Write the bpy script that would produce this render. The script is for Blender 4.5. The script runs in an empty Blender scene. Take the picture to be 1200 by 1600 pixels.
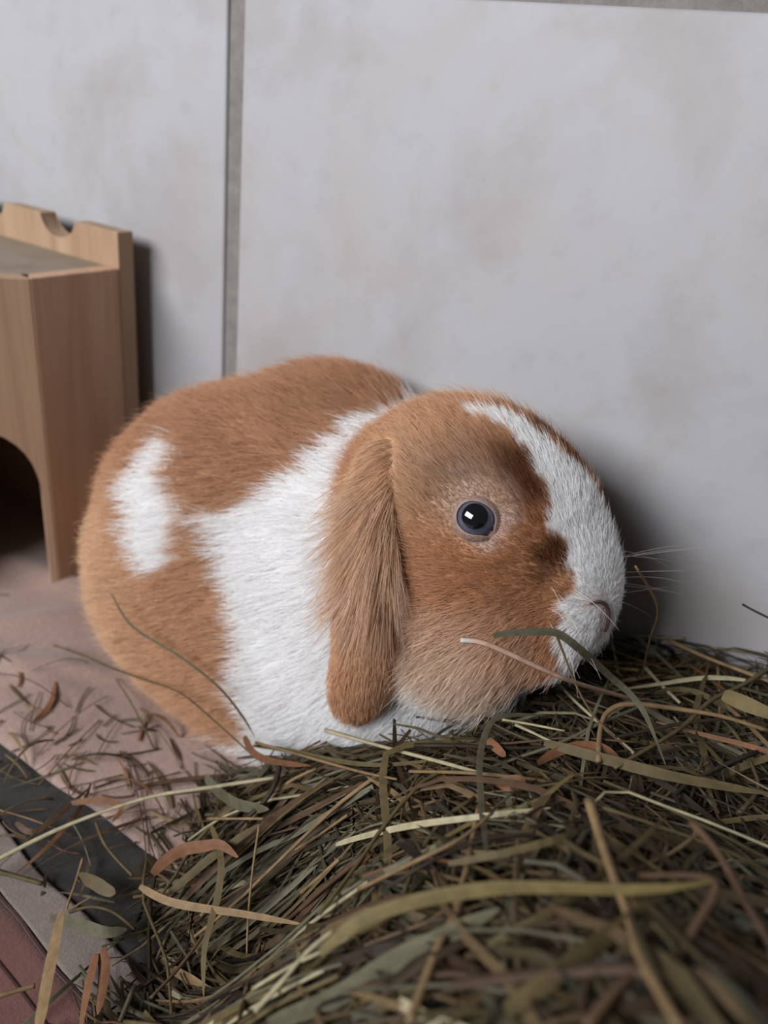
import bpy, bmesh, math, random
import numpy as np
from mathutils import Vector, Matrix

rng = np.random.default_rng(7)
random.seed(7)
SC = bpy.context.scene
COL = SC.collection

# ------------------------------------------------------------------ camera
cam_d = bpy.data.cameras.new('camera')
cam = bpy.data.objects.new('camera', cam_d)
COL.objects.link(cam)
PITCH, ROLL, YAW = math.radians(27.4), math.radians(7.2), math.radians(30)
fh = Vector((-math.sin(YAW), math.cos(YAW), 0)); rh = Vector((math.cos(YAW), math.sin(YAW), 0))
fw = fh * math.cos(PITCH) - Vector((0, 0, 1)) * math.sin(PITCH)
up0 = fh * math.sin(PITCH) + Vector((0, 0, 1)) * math.cos(PITCH)
rt = rh * math.cos(ROLL) + up0 * math.sin(ROLL)
up = up0 * math.cos(ROLL) - rh * math.sin(ROLL)
cam.matrix_world = Matrix(((rt.x, up.x, -fw.x, 0.062), (rt.y, up.y, -fw.y, -0.285), (rt.z, up.z, -fw.z, 0.254), (0, 0, 0, 1)))
cam_d.sensor_width = 36.0
cam_d.lens = 36.0 * 1202 / 1600
cam_d.clip_start = 0.01
cam_d.dof.use_dof = True
cam_d.dof.focus_distance = 0.236
cam_d.dof.aperture_fstop = 8.6
SC.camera = cam

# ------------------------------------------------------------------ world, light, exposure
w = bpy.data.worlds.new('world'); SC.world = w; w.use_nodes = True
bg = w.node_tree.nodes['Background']
bg.inputs['Color'].default_value = (0.95, 0.96, 1.0, 1)
bg.inputs['Strength'].default_value = 0.09

def area_light(name, loc, target, sx, sy, power, col):
    l = bpy.data.lights.new(name, 'AREA'); l.shape = 'RECTANGLE'; l.size = sx; l.size_y = sy
    l.energy = power; l.color = col
    o = bpy.data.objects.new(name, l); COL.objects.link(o); o.location = loc
    o.rotation_euler = (Vector(target) - Vector(loc)).to_track_quat('-Z', 'Y').to_euler()
    return o
# the window of the room, behind and to the left of the viewer
area_light('window_light', (-0.46, -1.08, 0.74), (-0.06, -0.03, 0.12), .86, 0.44, 22, (0.97, 0.975, 1.0))

SC.view_settings.view_transform = 'Standard'
SC.view_settings.look = 'None'
SC.view_settings.gamma = 1.0
SC.view_settings.use_curve_mapping = False
SC.view_settings.exposure = 0.0

# ------------------------------------------------------------------ helpers
def lin(r, g, b):
    f = lambda c: (c / 255) / 12.92 if c / 255 <= 0.04045 else ((c / 255 + 0.055) / 1.055) ** 2.4
    return (f(r), f(g), f(b))

def tag(o, label=None, cat=None, group=None, kind=None):
    for k, v in (('label', label), ('category', cat), ('group', group), ('kind', kind)):
        if v: o[k] = v
    return o

def mesh_obj(name, verts, faces, mat, parent=None, smooth=False, cols=None):
    me = bpy.data.meshes.new(name)
    me.from_pydata([tuple(v) for v in verts], [], [tuple(f) for f in faces])
    if smooth:
        me.polygons.foreach_set('use_smooth', [True] * len(me.polygons))
    if cols is not None:
        a = me.color_attributes.new('Col', 'FLOAT_COLOR', 'POINT')
        c = np.ones((len(verts), 4), np.float32); c[:, :3] = np.array(cols)[:, :3]
        a.data.foreach_set('color', c.ravel())
    if mat: me.materials.append(mat)
    me.update()
    o = bpy.data.objects.new(name, me); COL.objects.link(o)
    if parent: o.parent = parent
    return o

def bm_obj(name, bm, mat, parent=None, bevel=0, seg=2):
    if bevel:
        bmesh.ops.bevel(bm, geom=list(bm.edges), offset=bevel, segments=seg, affect='EDGES', profile=0.5)
    bmesh.ops.recalc_face_normals(bm, faces=list(bm.faces))
    me = bpy.data.meshes.new(name); bm.to_mesh(me); bm.free()
    me.materials.append(mat)
    o = bpy.data.objects.new(name, me); COL.objects.link(o)
    if parent: o.parent = parent
    return o

def box_bm(x0, x1, y0, y1, z0, z1):
    bm = bmesh.new()
    bmesh.ops.create_cube(bm, size=1)
    for v in bm.verts:
        v.co = Vector((x0 + (x1 - x0) * (v.co.x + .5), y0 + (y1 - y0) * (v.co.y + .5), z0 + (z1 - z0) * (v.co.z + .5)))
    return bm

def prism_bm(outline, axis_o, axis_u, axis_v, axis_w, depth):
    """closed outline [(u, v)] extruded by depth along w"""
    bm = bmesh.new()
    o, u, v, w_ = Vector(axis_o), Vector(axis_u), Vector(axis_v), Vector(axis_w)
    a = [bm.verts.new(o + u * p[0] + v * p[1]) for p in outline]
    b = [bm.verts.new(o + u * p[0] + v * p[1] + w_ * depth) for p in outline]
    bm.faces.new(a); bm.faces.new(b[::-1])
    n = len(a)
    for i in range(n):
        bm.faces.new((a[i], b[i], b[(i + 1) % n], a[(i + 1) % n]))
    return bm

class NT:
    def __init__(s, name):
        s.m = bpy.data.materials.new(name); s.m.use_nodes = True
        s.t = s.m.node_tree; s.n = s.t.nodes; s.l = s.t.links
        s.b = s.n['Principled BSDF']
    def node(s, kind, **kw):
        o = s.n.new(kind)
        for k, v in kw.items():
            if k.startswith('i_'): o.inputs[k[2:].replace('_', ' ')].default_value = v
            else: setattr(o, k, v)
        return o
    def link(s, a, b): s.l.new(a, b)
    def coord(s, scale=(1, 1, 1), rot=(0, 0, 0)):
        c = s.node('ShaderNodeTexCoord'); m = s.node('ShaderNodeMapping')
        m.inputs['Scale'].default_value = scale; m.inputs['Rotation'].default_value = rot
        s.link(c.outputs['Object'], m.inputs['Vector']); return m.outputs['Vector']
    def noise(s, vec, scale, detail=4, rough=.55, dist=0):
        n = s.node('ShaderNodeTexNoise'); n.inputs['Scale'].default_value = scale
        n.inputs['Detail'].default_value = detail; n.inputs['Roughness'].default_value = rough
        n.inputs['Distortion'].default_value = dist
        s.link(vec, n.inputs['Vector']); return n.outputs['Fac']
    def ramp(s, fac, stops):
        r = s.node('ShaderNodeValToRGB'); e = r.color_ramp.elements
        while len(e) < len(stops): e.new(0.5)
        for i, (p, c) in enumerate(stops):
            e[i].position = p; e[i].color = (*c, 1)
        s.link(fac, r.inputs['Fac']); return r.outputs['Color']
    def mix(s, fac, a, b, mode='MIX'):
        m = s.node('ShaderNodeMix', data_type='RGBA', blend_type=mode)
        for sock, v in ((m.inputs['Factor'], fac), (m.inputs['A'], a), (m.inputs['B'], b)):
            pass
        ins = [i for i in m.inputs if i.enabled]
        for sock, v in zip((ins[0], ins[1], ins[2]), (fac, a, b)):
            if isinstance(v, (int, float)): sock.default_value = v
            elif isinstance(v, tuple): sock.default_value = (*v, 1)
            else: s.link(v, sock)
        return [o for o in m.outputs if o.enabled][0]
    def bump(s, fac, strength, dist):
        b = s.node('ShaderNodeBump'); b.inputs['Strength'].default_value = strength; b.inputs['Distance'].default_value = dist
        s.link(fac, b.inputs['Height']); s.link(b.outputs['Normal'], s.b.inputs['Normal'])
    def base(s, col, rough=.6, spec=.4):
        if isinstance(col, tuple): s.b.inputs['Base Color'].default_value = (*col, 1)
        else: s.link(col, s.b.inputs['Base Color'])
        s.b.inputs['Roughness'].default_value = rough
        s.b.inputs['Specular IOR Level'].default_value = spec
        return s.m

# ------------------------------------------------------------------ materials
def tile_material(shift):
    t = NT('glazed_tile')
    v = t.coord()
    mp = t.node('ShaderNodeVectorMath', operation='ADD'); mp.inputs[1].default_value = (shift, 0, shift * .7)
    t.link(v, mp.inputs[0]); v = mp.outputs[0]
    big = t.noise(v, 7, 5, .55, .5)
    c1 = t.ramp(big, [(.25, lin(172, 170, 170)), (.5, lin(167, 167, 171)), (.72, lin(165, 159, 156))])
    mott = t.noise(v, 13, 6, .62, .3)
    f = t.ramp(mott, [(.48, (0, 0, 0)), (.82, (1, 1, 1))])
    c2 = t.mix(f, c1, lin(148, 141, 139))
    fine = t.noise(v, 70, 4, .6)
    f2 = t.ramp(fine, [(.55, (0, 0, 0)), (.85, (.4, .4, .4))])
    c3 = t.mix(f2, c2, lin(142, 138, 139))
    t.base(c3, .55, .22)
    t.bump(t.noise(v, 45, 3), .08, .001)
    return t.m

t = NT('grout'); v = t.coord()
M_grout = t.base(t.ramp(t.noise(v, 160, 5, .7), [(.3, lin(112, 108, 105)), (.7, lin(136, 131, 127))]), .9, .2)
t.bump(t.noise(v, 600, 3), .4, .0006)

def wood_material(name, light, dark, rot=(0, 0, 0), shift=0.0):
    t = NT(name)
    v = t.coord((1, 1, .06), rot)
    a = t.node('ShaderNodeVectorMath', operation='ADD'); a.inputs[1].default_value = (shift, shift * 2, shift)
    t.link(v, a.inputs[0]); v = a.outputs[0]
    g = t.noise(v, 60, 5, .6, 1.2)
    c = t.ramp(g, [(.25, light), (.5, tuple(.6 * x + .4 * y for x, y in zip(light, dark))), (.75, dark)])
    g2 = t.noise(v, 420, 3, .6)
    c = t.mix(t.ramp(g2, [(.5, (0, 0, 0)), (.8, (.35, .35, .35))]), c, dark)
    t.base(c, .62, .3)
    t.bump(g2, .12, .0006)
    return t.m
M_wood = wood_material('pine_wood', lin(178, 148, 122), lin(150, 118, 94))
M_wood_side = wood_material('pine_wood_side', lin(204, 168, 140), lin(174, 136, 110), (0, 0, .3), .31)
M_wood_deck = wood_material('pine_wood_deck', lin(146, 133, 118), lin(128, 114, 99), (0, math.pi / 2, 0), .7)
M_wood_back = wood_material('pine_wood_back', lin(178, 152, 126), lin(146, 114, 88), (0, 0, 0), .5)

def cloth_material(name, a, b, scale=900, stain=None):
    t = NT(name); v = t.coord()
    c = t.ramp(t.noise(v, 14, 5, .6), [(.3, a), (.7, b)])
    if stain:
        c = t.mix(t.ramp(t.noise(v, 45, 6, .7), [(.52, (0, 0, 0)), (.72, (.8, .8, .8))]), c, stain)
    f = t.noise(v, scale, 3, .7)
    c = t.mix(t.ramp(f, [(.35, (0, 0, 0)), (.75, (.45, .45, .45))]), c, tuple(x * .45 for x in a))
    t.base(c, .95, .1)
    t.b.inputs['Sheen Weight'].default_value = .25
    t.bump(f, .5, .0008)
    return t.m
M_pink = cloth_material('pink_fleece', lin(168, 144, 134), lin(152, 128, 118), 500)
M_dark = cloth_material('dark_felt', lin(46, 43, 43), lin(60, 55, 54), 700, lin(32, 30, 30))
M_pale = cloth_material('pale_cotton', lin(132, 120, 114), lin(112, 101, 96), 900, lin(98, 88, 82))
M_red = cloth_material('dusty_red_cotton', lin(116, 80, 74), lin(96, 65, 60), 900, lin(94, 66, 62))
M_thread = cloth_material('dark_thread', lin(60, 36, 34), lin(70, 46, 42))
t = NT('floor_screed'); M_floor = t.base(t.ramp(t.noise(t.coord(), 20), [(.3, lin(120, 114, 110)), (.7, lin(140, 134, 130))]), .8)

def col_material(name, rough, spec, grain=0, transl=0.0):
    t = NT(name)
    a = t.node('ShaderNodeAttribute', attribute_name='Col')
    c = a.outputs['Color']
    if grain:
        n = t.noise(t.coord(), grain, 3, .6)
        c = t.mix(t.ramp(n, [(.3, (.72, .72, .72)), (.7, (1.1, 1.1, 1.1))]), c, c) if False else t.mix(1.0, c, t.ramp(n, [(.3, (.7, .7, .7)), (.7, (1.12, 1.12, 1.12))]), 'MULTIPLY')
    t.base(c, rough, spec)
    if transl:
        tr = t.node('ShaderNodeBsdfTranslucent'); t.link(c, tr.inputs['Color'])
        mx = t.node('ShaderNodeMixShader'); mx.inputs[0].default_value = transl
        t.link(t.b.outputs[0], mx.inputs[1]); t.link(tr.outputs[0], mx.inputs[2])
        t.link(mx.outputs[0], t.n['Material Output'].inputs['Surface'])
    return t.m
M_skin = col_material('rabbit_skin', .8, .1)
M_fur = col_material('rabbit_fur', .6, .22, 0, .28)
M_hay = col_material('dry_hay', .62, .3, 260, .18)
M_heap = NT('hay_inside'); M_heap = M_heap.base(lin(70, 58, 40), .95, .05)

# ------------------------------------------------------------------ setting: wall and floor
wall = bm_obj('wall_back', box_bm(-1.3, .75, .0018, .05, -.02, 1.0), M_grout); tag(wall, 'grey grouted wall of pale marbled tiles', None, None, 'structure')
GX, GW, TZ, GH = -.2047, .0092, .2920, .010       # grout joint, its width, top of the lower tile row
def tile(x0, x1, z0, z1, sh):
    o = bm_obj('tile', box_bm(x0, x1, .0, .012, z0, z1), tile_material(sh), wall, .0014, 3)
    for p in o.data.polygons: p.use_smooth = True
tile(-.72, GX - GW / 2, .0, TZ, 0.0)
tile(GX + GW / 2, .33, .0, TZ, 3.7)
tile(-.72, GX - GW / 2, TZ + GH, .60, 6.1)
tile(GX + GW / 2, .33, TZ + GH, .60, 8.3)
tile(.335, .75, .0, TZ, 9.9)
floor = bm_obj('floor', box_bm(-1.3, .75, -.9, .05, -.03, -.004), M_floor); tag(floor, 'bare grey floor under the rug and blanket', None, None, 'structure')

# ------------------------------------------------------------------ wooden hide house
house = bpy.data.objects.new('rabbit_house', None); COL.objects.link(house); house.location = (-.2595, -.0708, 0)
tag(house, 'small pine wood rabbit hide house with an arched doorway and notched back board', 'pet house')
bpy.context.view_layer.update()
def hpart(name, bm, mat, bevel=.0006):
    bm.transform(Matrix.Translation((.2595, .0708, 0)))
    return bm_obj(name, bm, mat, house, bevel)
AX, AY, DZ = -.2595, -.0708, .1695
d55 = Vector((-math.cos(math.radians(55)), -math.sin(math.radians(55)), 0)); n55 = Vector((-d55.y, d55.x, 0))   # n55 points outward
n55 = Vector((.819, -.574, 0))
hpart('side_panel', box_bm(AX - .009, AX, AY + .0001, -.0216, 0, DZ), M_wood_side)
PL = .068
def arch_outline(wid, top):
    pts = [(0, 0), (.0045, 0), (.0042, .055), (.0045, .066)]
    for k in range(1, 16):
        a = math.pi - math.pi * k / 16
        pts.append((wid / 2 + (wid / 2 - .0045) * math.cos(a), .066 + .0325 * math.sin(a)))
    pts += [(wid - .0045, .066), (wid - .0045, 0), (wid, 0), (wid, top), (0, top)]
    return pts
hpart('front_panel', prism_bm(arch_outline(PL, DZ), (AX, AY, 0), d55, (0, 0, 1), -n55, .009), M_wood)
Dp = Vector((AX, AY, 0)) + d55 * PL
hpart('side_panel', box_bm(-.40, Dp.x - .002, Dp.y, Dp.y + .009, 0, DZ), M_wood_side)
hpart('side_panel', box_bm(-.409, -.40, Dp.y, -.0216, 0, DZ), M_wood_side)
dk = [(AX - .0085, AY + .0005), (AX - .0092, -.0217), (-.3998, -.0217), (-.3998, Dp.y + .0092), (Dp.x - .001, Dp.y + .0092), (Dp.x - .0062, Dp.y + .0042)]
hpart('roof_panel', prism_bm(dk, (0, 0, DZ - .0085), (1, 0, 0), (0, 1, 0), (0, 0, 1), .0083), M_wood_deck, .0004)
BT = .1868
ol = [(-.409, 0), (AX, 0), (AX, BT)]
for cx in (-.3055, -.3645):
    for k in range(0, 13):
        a = math.pi * k / 12
        ol.append((cx + .0140 * math.cos(a), BT - .0105 * math.sin(a)))
ol.append((-.409, BT))
hpart('back_board', prism_bm(ol, (0, -.0214, 0), (1, 0, 0), (0, 0, 1), (0, 1, 0), .0096), M_wood_back, .0005)

# ------------------------------------------------------------------ rug and blanket
def vnoise(P, s, seed=0):
    """cheap smooth 3-d noise in -1..1 from sine sums"""
    r = np.random.default_rng(seed); out = 0; amp = 1; tot = 0
    for o in range(4):
        for _ in range(3):
            k = r.normal(size=3); k /= np.linalg.norm(k)
            out = out + amp * np.sin(P @ (k * s * (1.9 ** o) * 6.28) + r.uniform(0, 6.28)); tot += amp * .8
        amp *= .6
    return out / tot * 1.6

def strip(name, x0, x1, ya, yb, z, mat, parent, thick=.0015, nx=90, ny=14, wob=.0012):
    X = np.linspace(x0, x1, nx); V = []; F = []
    for j in range(ny):
        for x in X:
            a, b = ya(x), yb(x); y = a + (b - a) * j / (ny - 1)
            zz = z(x, y) if callable(z) else z
            V.append((x, y, zz))
    n = len(V)
    V += [(x, y, zz - thick) for x, y, zz in V[:n]]
    q = lambda i, j: j * nx + i
    for j in range(ny - 1):
        for i in range(nx - 1):
            F.append((q(i, j), q(i + 1, j), q(i + 1, j + 1), q(i, j + 1)))
            F.append(tuple(n + k for k in (q(i, j), q(i, j + 1), q(i + 1, j + 1), q(i + 1, j))))
    edge = [q(i, 0) for i in range(nx)] + [q(nx - 1, j) for j in range(1, ny)] + [q(i, ny - 1) for i in range(nx - 2, -1, -1)] + [q(0, j) for j in range(ny - 2, 0, -1)]
    for k in range(len(edge)):
        a, b = edge[k], edge[(k + 1) % len(edge)]
        F.append((a, n + a, n + b, b))
    return mesh_obj(name, V, F, mat, parent, True)
rug = bpy.data.objects.new('patchwork_rug', None); COL.objects.link(rug); rug.location = (0, 0, 0)
tag(rug, 'patchwork rug of dark felt, pale and dusty red strips under the hay', 'rug')
wv = lambda x: .0012 * math.sin(x * 55 + 1) + .0005 * math.sin(x * 130)
E1 = lambda x: -.148 + wv(x); E2 = lambda x: -.1845 - (x + .1) * .09 + wv(x + .3); E3 = lambda x: -.1985 - (x + .1) * .10 + wv(x + .5) * .8
rz = lambda x, y: .0002 + .0006 * math.sin(x * 70 + y * 90)
strip('dark_stripe', -.55, .25, lambda x: E2(x) - .001, lambda x: E1(x) + .06, lambda x, y: rz(x, y), M_dark, rug)['label'] = 'charcoal felt stripe'
strip('pale_stripe', -.55, .25, lambda x: E3(x), E2, lambda x, y: rz(x, y) + .0014, M_pale, rug)['label'] = 'pale beige cotton stripe'
strip('red_patch', -.55, .25, lambda x: -.42, lambda x: E3(x) + .001, lambda x, y: rz(x, y) + .0006, M_red, rug, ny=40)['label'] = 'dusty red cotton patch'
strip('seam_thread', -.5, .2, lambda x: E3(x) - .0014 + wv(x * 3) * .2, lambda x: E3(x) - .0004 + wv(x * 3) * .2, lambda x, y: rz(x, y) + .0014, M_thread, rug, .0008, 160, 3)
strip('seam_thread', -.5, .2, lambda x: -.214 + .003 * math.sin(x * 40), lambda x: -.2132 + .003 * math.sin(x * 40), lambda x, y: rz(x, y) + .0011, M_thread, rug, .0008, 160, 3)

def blz(x, y):
    r = lambda cx, cy, ang, wd, ln, h: h * math.exp(-(((x - cx) * -math.sin(ang) + (y - cy) * math.cos(ang)) / wd) ** 2 - (((x - cx) * math.cos(ang) + (y - cy) * math.sin(ang)) / ln) ** 2)
    z = .0030 + .0008 * math.sin(x * 38 + y * 25) + .0007 * math.sin(y * 60 - x * 21)
    z += r(-.205, -.112, .55, .006, .03, .0045) + r(-.245, -.100, 1.0, .007, .03, .004) + r(-.28, -.07, .2, .009, .04, .005) + r(-.235, -.130, .2, .006, .05, .0035) - r(-.19, -.098, .6, .005, .02, .0015)
    e = max(0.0, min(1.0, (y - EB(x)) / .012))
    return .0018 + (z - .0018) * e ** .5
EB = lambda x: -.1555 + .0010 * math.sin(x * 50 + .6) + .0004 * math.sin(x * 140) + (.006 if x < -.19 else 0) * min(1, (-.19 - x) / .03)
blanket = strip('pink_blanket', -.52, .12, EB, lambda x: -.0015, blz, M_pink, None, .0014, 170, 60)
tag(blanket, 'crumpled dusty pink blanket under the rabbit and the wooden house', 'blanket')

# ------------------------------------------------------------------ rabbit: one continuous body
def ell(P,c,r,rz=0,ry=0):
    q=P-np.array(c)
    if ry:
        a=np.radians(ry); ca,sa=np.cos(a),np.sin(a); x=q[...,0]*ca+q[...,2]*sa; z=-q[...,0]*sa+q[...,2]*ca; q=np.stack([x,q[...,1],z],-1)
    if rz:
        a=np.radians(rz); ca,sa=np.cos(a),np.sin(a); x=q[...,0]*ca+q[...,1]*sa; y=-q[...,0]*sa+q[...,1]*ca; q=np.stack([x,y,q[...,2]],-1)
    r=np.array(r); k0=np.linalg.norm(q/r,axis=-1); k1=np.linalg.norm(q/(r*r),axis=-1)+1e-9
    return k0*(k0-1)/k1
def smin(a,b,k):
    h=np.clip(.5+.5*(b-a)/k,0,1); return b*(1-h)+a*h-k*h*(1-h)
BODY=[ # centre, radii, rz, ry, blend
 ((-.160,-.052,.066),(.061,.047,.067),0,-18,.02),
 ((-.122,-.048,.088),(.066,.040,.060),0,0,.02),
 ((-.112,-.028,.132),(.036,.024,.024),0,0,.012),
 ((-.070,-.055,.085),(.050,.043,.064),0,0,.02),
 ((-.052,-.062,.045),(.046,.036,.042),0,0,.02),
 ((-.156,-.080,.046),(.050,.026,.046),0,0,.014),
 ((-.110,-.068,.040),(.050,.034,.038),0,0,.02),
 ((-.120,-.089,.011),(.042,.012,.010),0,0,.008),
 ((-.120,-.014,.011),(.040,.010,.010),0,0,.006),
 ((-.015,-.078,.012),(.024,.010,.011),0,0,.006),
 ((-.015,-.045,.012),(.024,.010,.011),0,0,.006),
 ((-.226,-.030,.036),(.014,.014,.016),0,0,.01),
]
HEAD=[
 ((-.034,-.062,.130),(.044,.037,.041),0,0,.012),
 ((-.010,-.062,.124),(.029,.026,.034),0,20,.012),
 ((.0105,-.066,.1225),(.0130,.017,.0195),0,18,.010),
 ((.0085,-.0775,.1075),(.0105,.0085,.0105),0,0,.004),
 ((.0105,-.062,.1075),(.0105,.0085,.0105),0,0,.004),
 ((-.022,-.084,.106),(.028,.018,.030),0,0,.012),
 ((-.022,-.040,.106),(.028,.018,.030),0,0,.012),
 ((-.030,-.062,.088),(.030,.030,.022),0,0,.014),
]
def _union(P, L):
    d = None
    for c, r, rz_, ry, k in L:
        e = ell(P, c, r, rz_, ry); d = e if d is None else smin(d, e, k)
    return d
def sdf_body(P): return _union(P, BODY)
def sdf_head(P): return _union(P, HEAD)
def sdf(P): return smin(sdf_body(P), sdf_head(P), .008)
def nets(sdf,lo,hi,s):
    n=np.ceil((np.array(hi)-lo)/s).astype(int)+1
    ax=[lo[i]+s*np.arange(n[i]) for i in range(3)]
    G=np.stack(np.meshgrid(*ax,indexing='ij'),-1); D=sdf(G)
    S=D<0
    cnt=np.zeros(n-1,int); acc=np.zeros(tuple(n-1)+(3,)); 
    corners=[(i,j,k) for i in (0,1) for j in (0,1) for k in (0,1)]
    sl=lambda c:tuple(slice(c[i],n[i]-1+c[i]) for i in range(3))
    for a in corners:
        for axi in range(3):
            if a[axi]==0:
                b=list(a); b[axi]=1
                da,db=D[sl(a)],D[sl(b)]; m=(da<0)!=(db<0)
                t=np.where(m,da/np.where(m,da-db,1),0)
                p=np.array(a,float)+0*t[...,None]; p=np.broadcast_to(np.array(a,float),t.shape+(3,)).copy(); p[...,axi]+=t
                acc+=p*m[...,None]; cnt+=m
    act=cnt>0; idx=-np.ones(n-1,int); idx[act]=np.arange(act.sum())
    cell=np.argwhere(act); V=np.array(lo)+s*(cell+acc[act]/cnt[act][:,None])
    F=[]
    for axi in range(3):
        u,v=(axi+1)%3,(axi+2)%3
        a=[slice(None)]*3; a[axi]=slice(0,n[axi]-1); b=list(a); b[axi]=slice(1,n[axi])
        m=S[tuple(a)]!=S[tuple(b)]
        for q in np.argwhere(m):
            if q[u]==0 or q[v]==0 or q[u]>=n[u]-1 or q[v]>=n[v]-1: continue
            def g(du,dv):
                w=q.copy(); w[u]-=du; w[v]-=dv; return idx[tuple(w)]
            f=[g(1,1),g(0,1),g(0,0),g(1,0)]
            if not S[tuple(q)]: f=f[::-1]
            F.append(f)
    return V,np.array(F)
def grad(sdf,V,e=.0008):
    g=np.stack([sdf(V+np.eye(3)[i]*e)-sdf(V-np.eye(3)[i]*e) for i in range(3)],-1)
    return g/np.linalg.norm(g,axis=-1,keepdims=True)

BV, BF = nets(sdf, (-.262, -.118, -.004), (.036, .0, .186), .0022)
for _ in range(1):                       # light relax of the surface
    acc = np.zeros_like(BV); cnt = np.zeros(len(BV))
    for i in range(4):
        a, b = BF[:, i], BF[:, (i + 1) % 4]
        np.add.at(acc, a, BV[b]); np.add.at(cnt, a, 1); np.add.at(acc, b, BV[a]); np.add.at(cnt, b, 1)
    BV = BV * .5 + .5 * acc / cnt[:, None]

TAN = np.array(lin(206, 164, 130)); TAN_L = np.array(lin(220, 186, 152)); RUST = np.array(lin(186, 132, 92))
DKB = np.array(lin(100, 60, 36)); CREAM = np.array(lin(226, 204, 184)); WHITE = np.array(lin(247, 246, 246))
PINK = np.array(lin(206, 178, 166)); EYER = np.array(lin(194, 166, 148)); GREYT = np.array(lin(174, 144, 122))
SADDLE = np.array(lin(192, 148, 116))

HC = np.array([-.03, -.062, .118])
# white shoulder band, rear edge: (x, angle round the trunk); white rump patch; blaze edge on the face: (pitch, lateral)
W1 = [(-0.0813, 110.8), (-0.0782, 100.7), (-0.0807, 91.5), (-0.0851, 85.0), (-0.0874, 76.9), (-0.0913, 72.5), (-0.0913, 69.1), (-0.0992, 64.9), (-0.1067, 59.9), (-0.1122, 58.2), (-0.1178, 53.4), (-0.1281, 51.4), (-0.1306, 47.7), (-0.1245, 41.2), (-0.1201, 35.7), (-0.1141, 30.2), (-0.1116, 21.3), (-0.1048, 14.1), (-0.1014, 1.1), (-0.0990, -12.2), (-0.0959, -23.4), (-0.0934, -39.2)]
W2 = [(-0.1660, 66.8), (-0.1692, 63.9), (-0.1702, 57.1), (-0.1769, 49.3), (-0.1751, 40.8), (-0.1663, 36.7), (-0.1647, 29.3), (-0.1600, 22.9), (-0.1528, 17.5), (-0.1464, 15.8), (-0.1416, 20.4), (-0.1380, 28.5), (-0.1399, 37.9), (-0.1420, 46.2), (-0.1423, 50.2), (-0.1504, 53.2), (-0.1550, 57.3), (-0.1558, 63.2), (-0.1627, 66.6)]
BLN = [(-60, 30), (-14.7, 23), (-4.1, 28.4), (3.3, 26.7), (11.8, 27.2), (19.6, 22.2), (25.8, 22.2), (31.8, 19.2), (36.6, 21.4), (41.9, 24.1), (46.9, 19.6), (52.7, 16.5), (59.9, 15), (66.9, 10.1), (74.4, 9), (82.8, 7.5), (90, 9.2), (97, 8.4)]
BLF = [(-60, -12), (0, -11), (40, -9), (55, -4), (61.6, .4), (69, -.3), (77.5, -1.2), (86.5, .7), (90, 4), (97, 8.2)]

SLIT = np.array([(.0164, -.0785, .1268), (.0188, -.0755, .1270), (.0208, -.0730, .1245), (.0219, -.0717, .1201), (.0221, -.0712, .1150)]) + np.array([.002, 0, .001])

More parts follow.
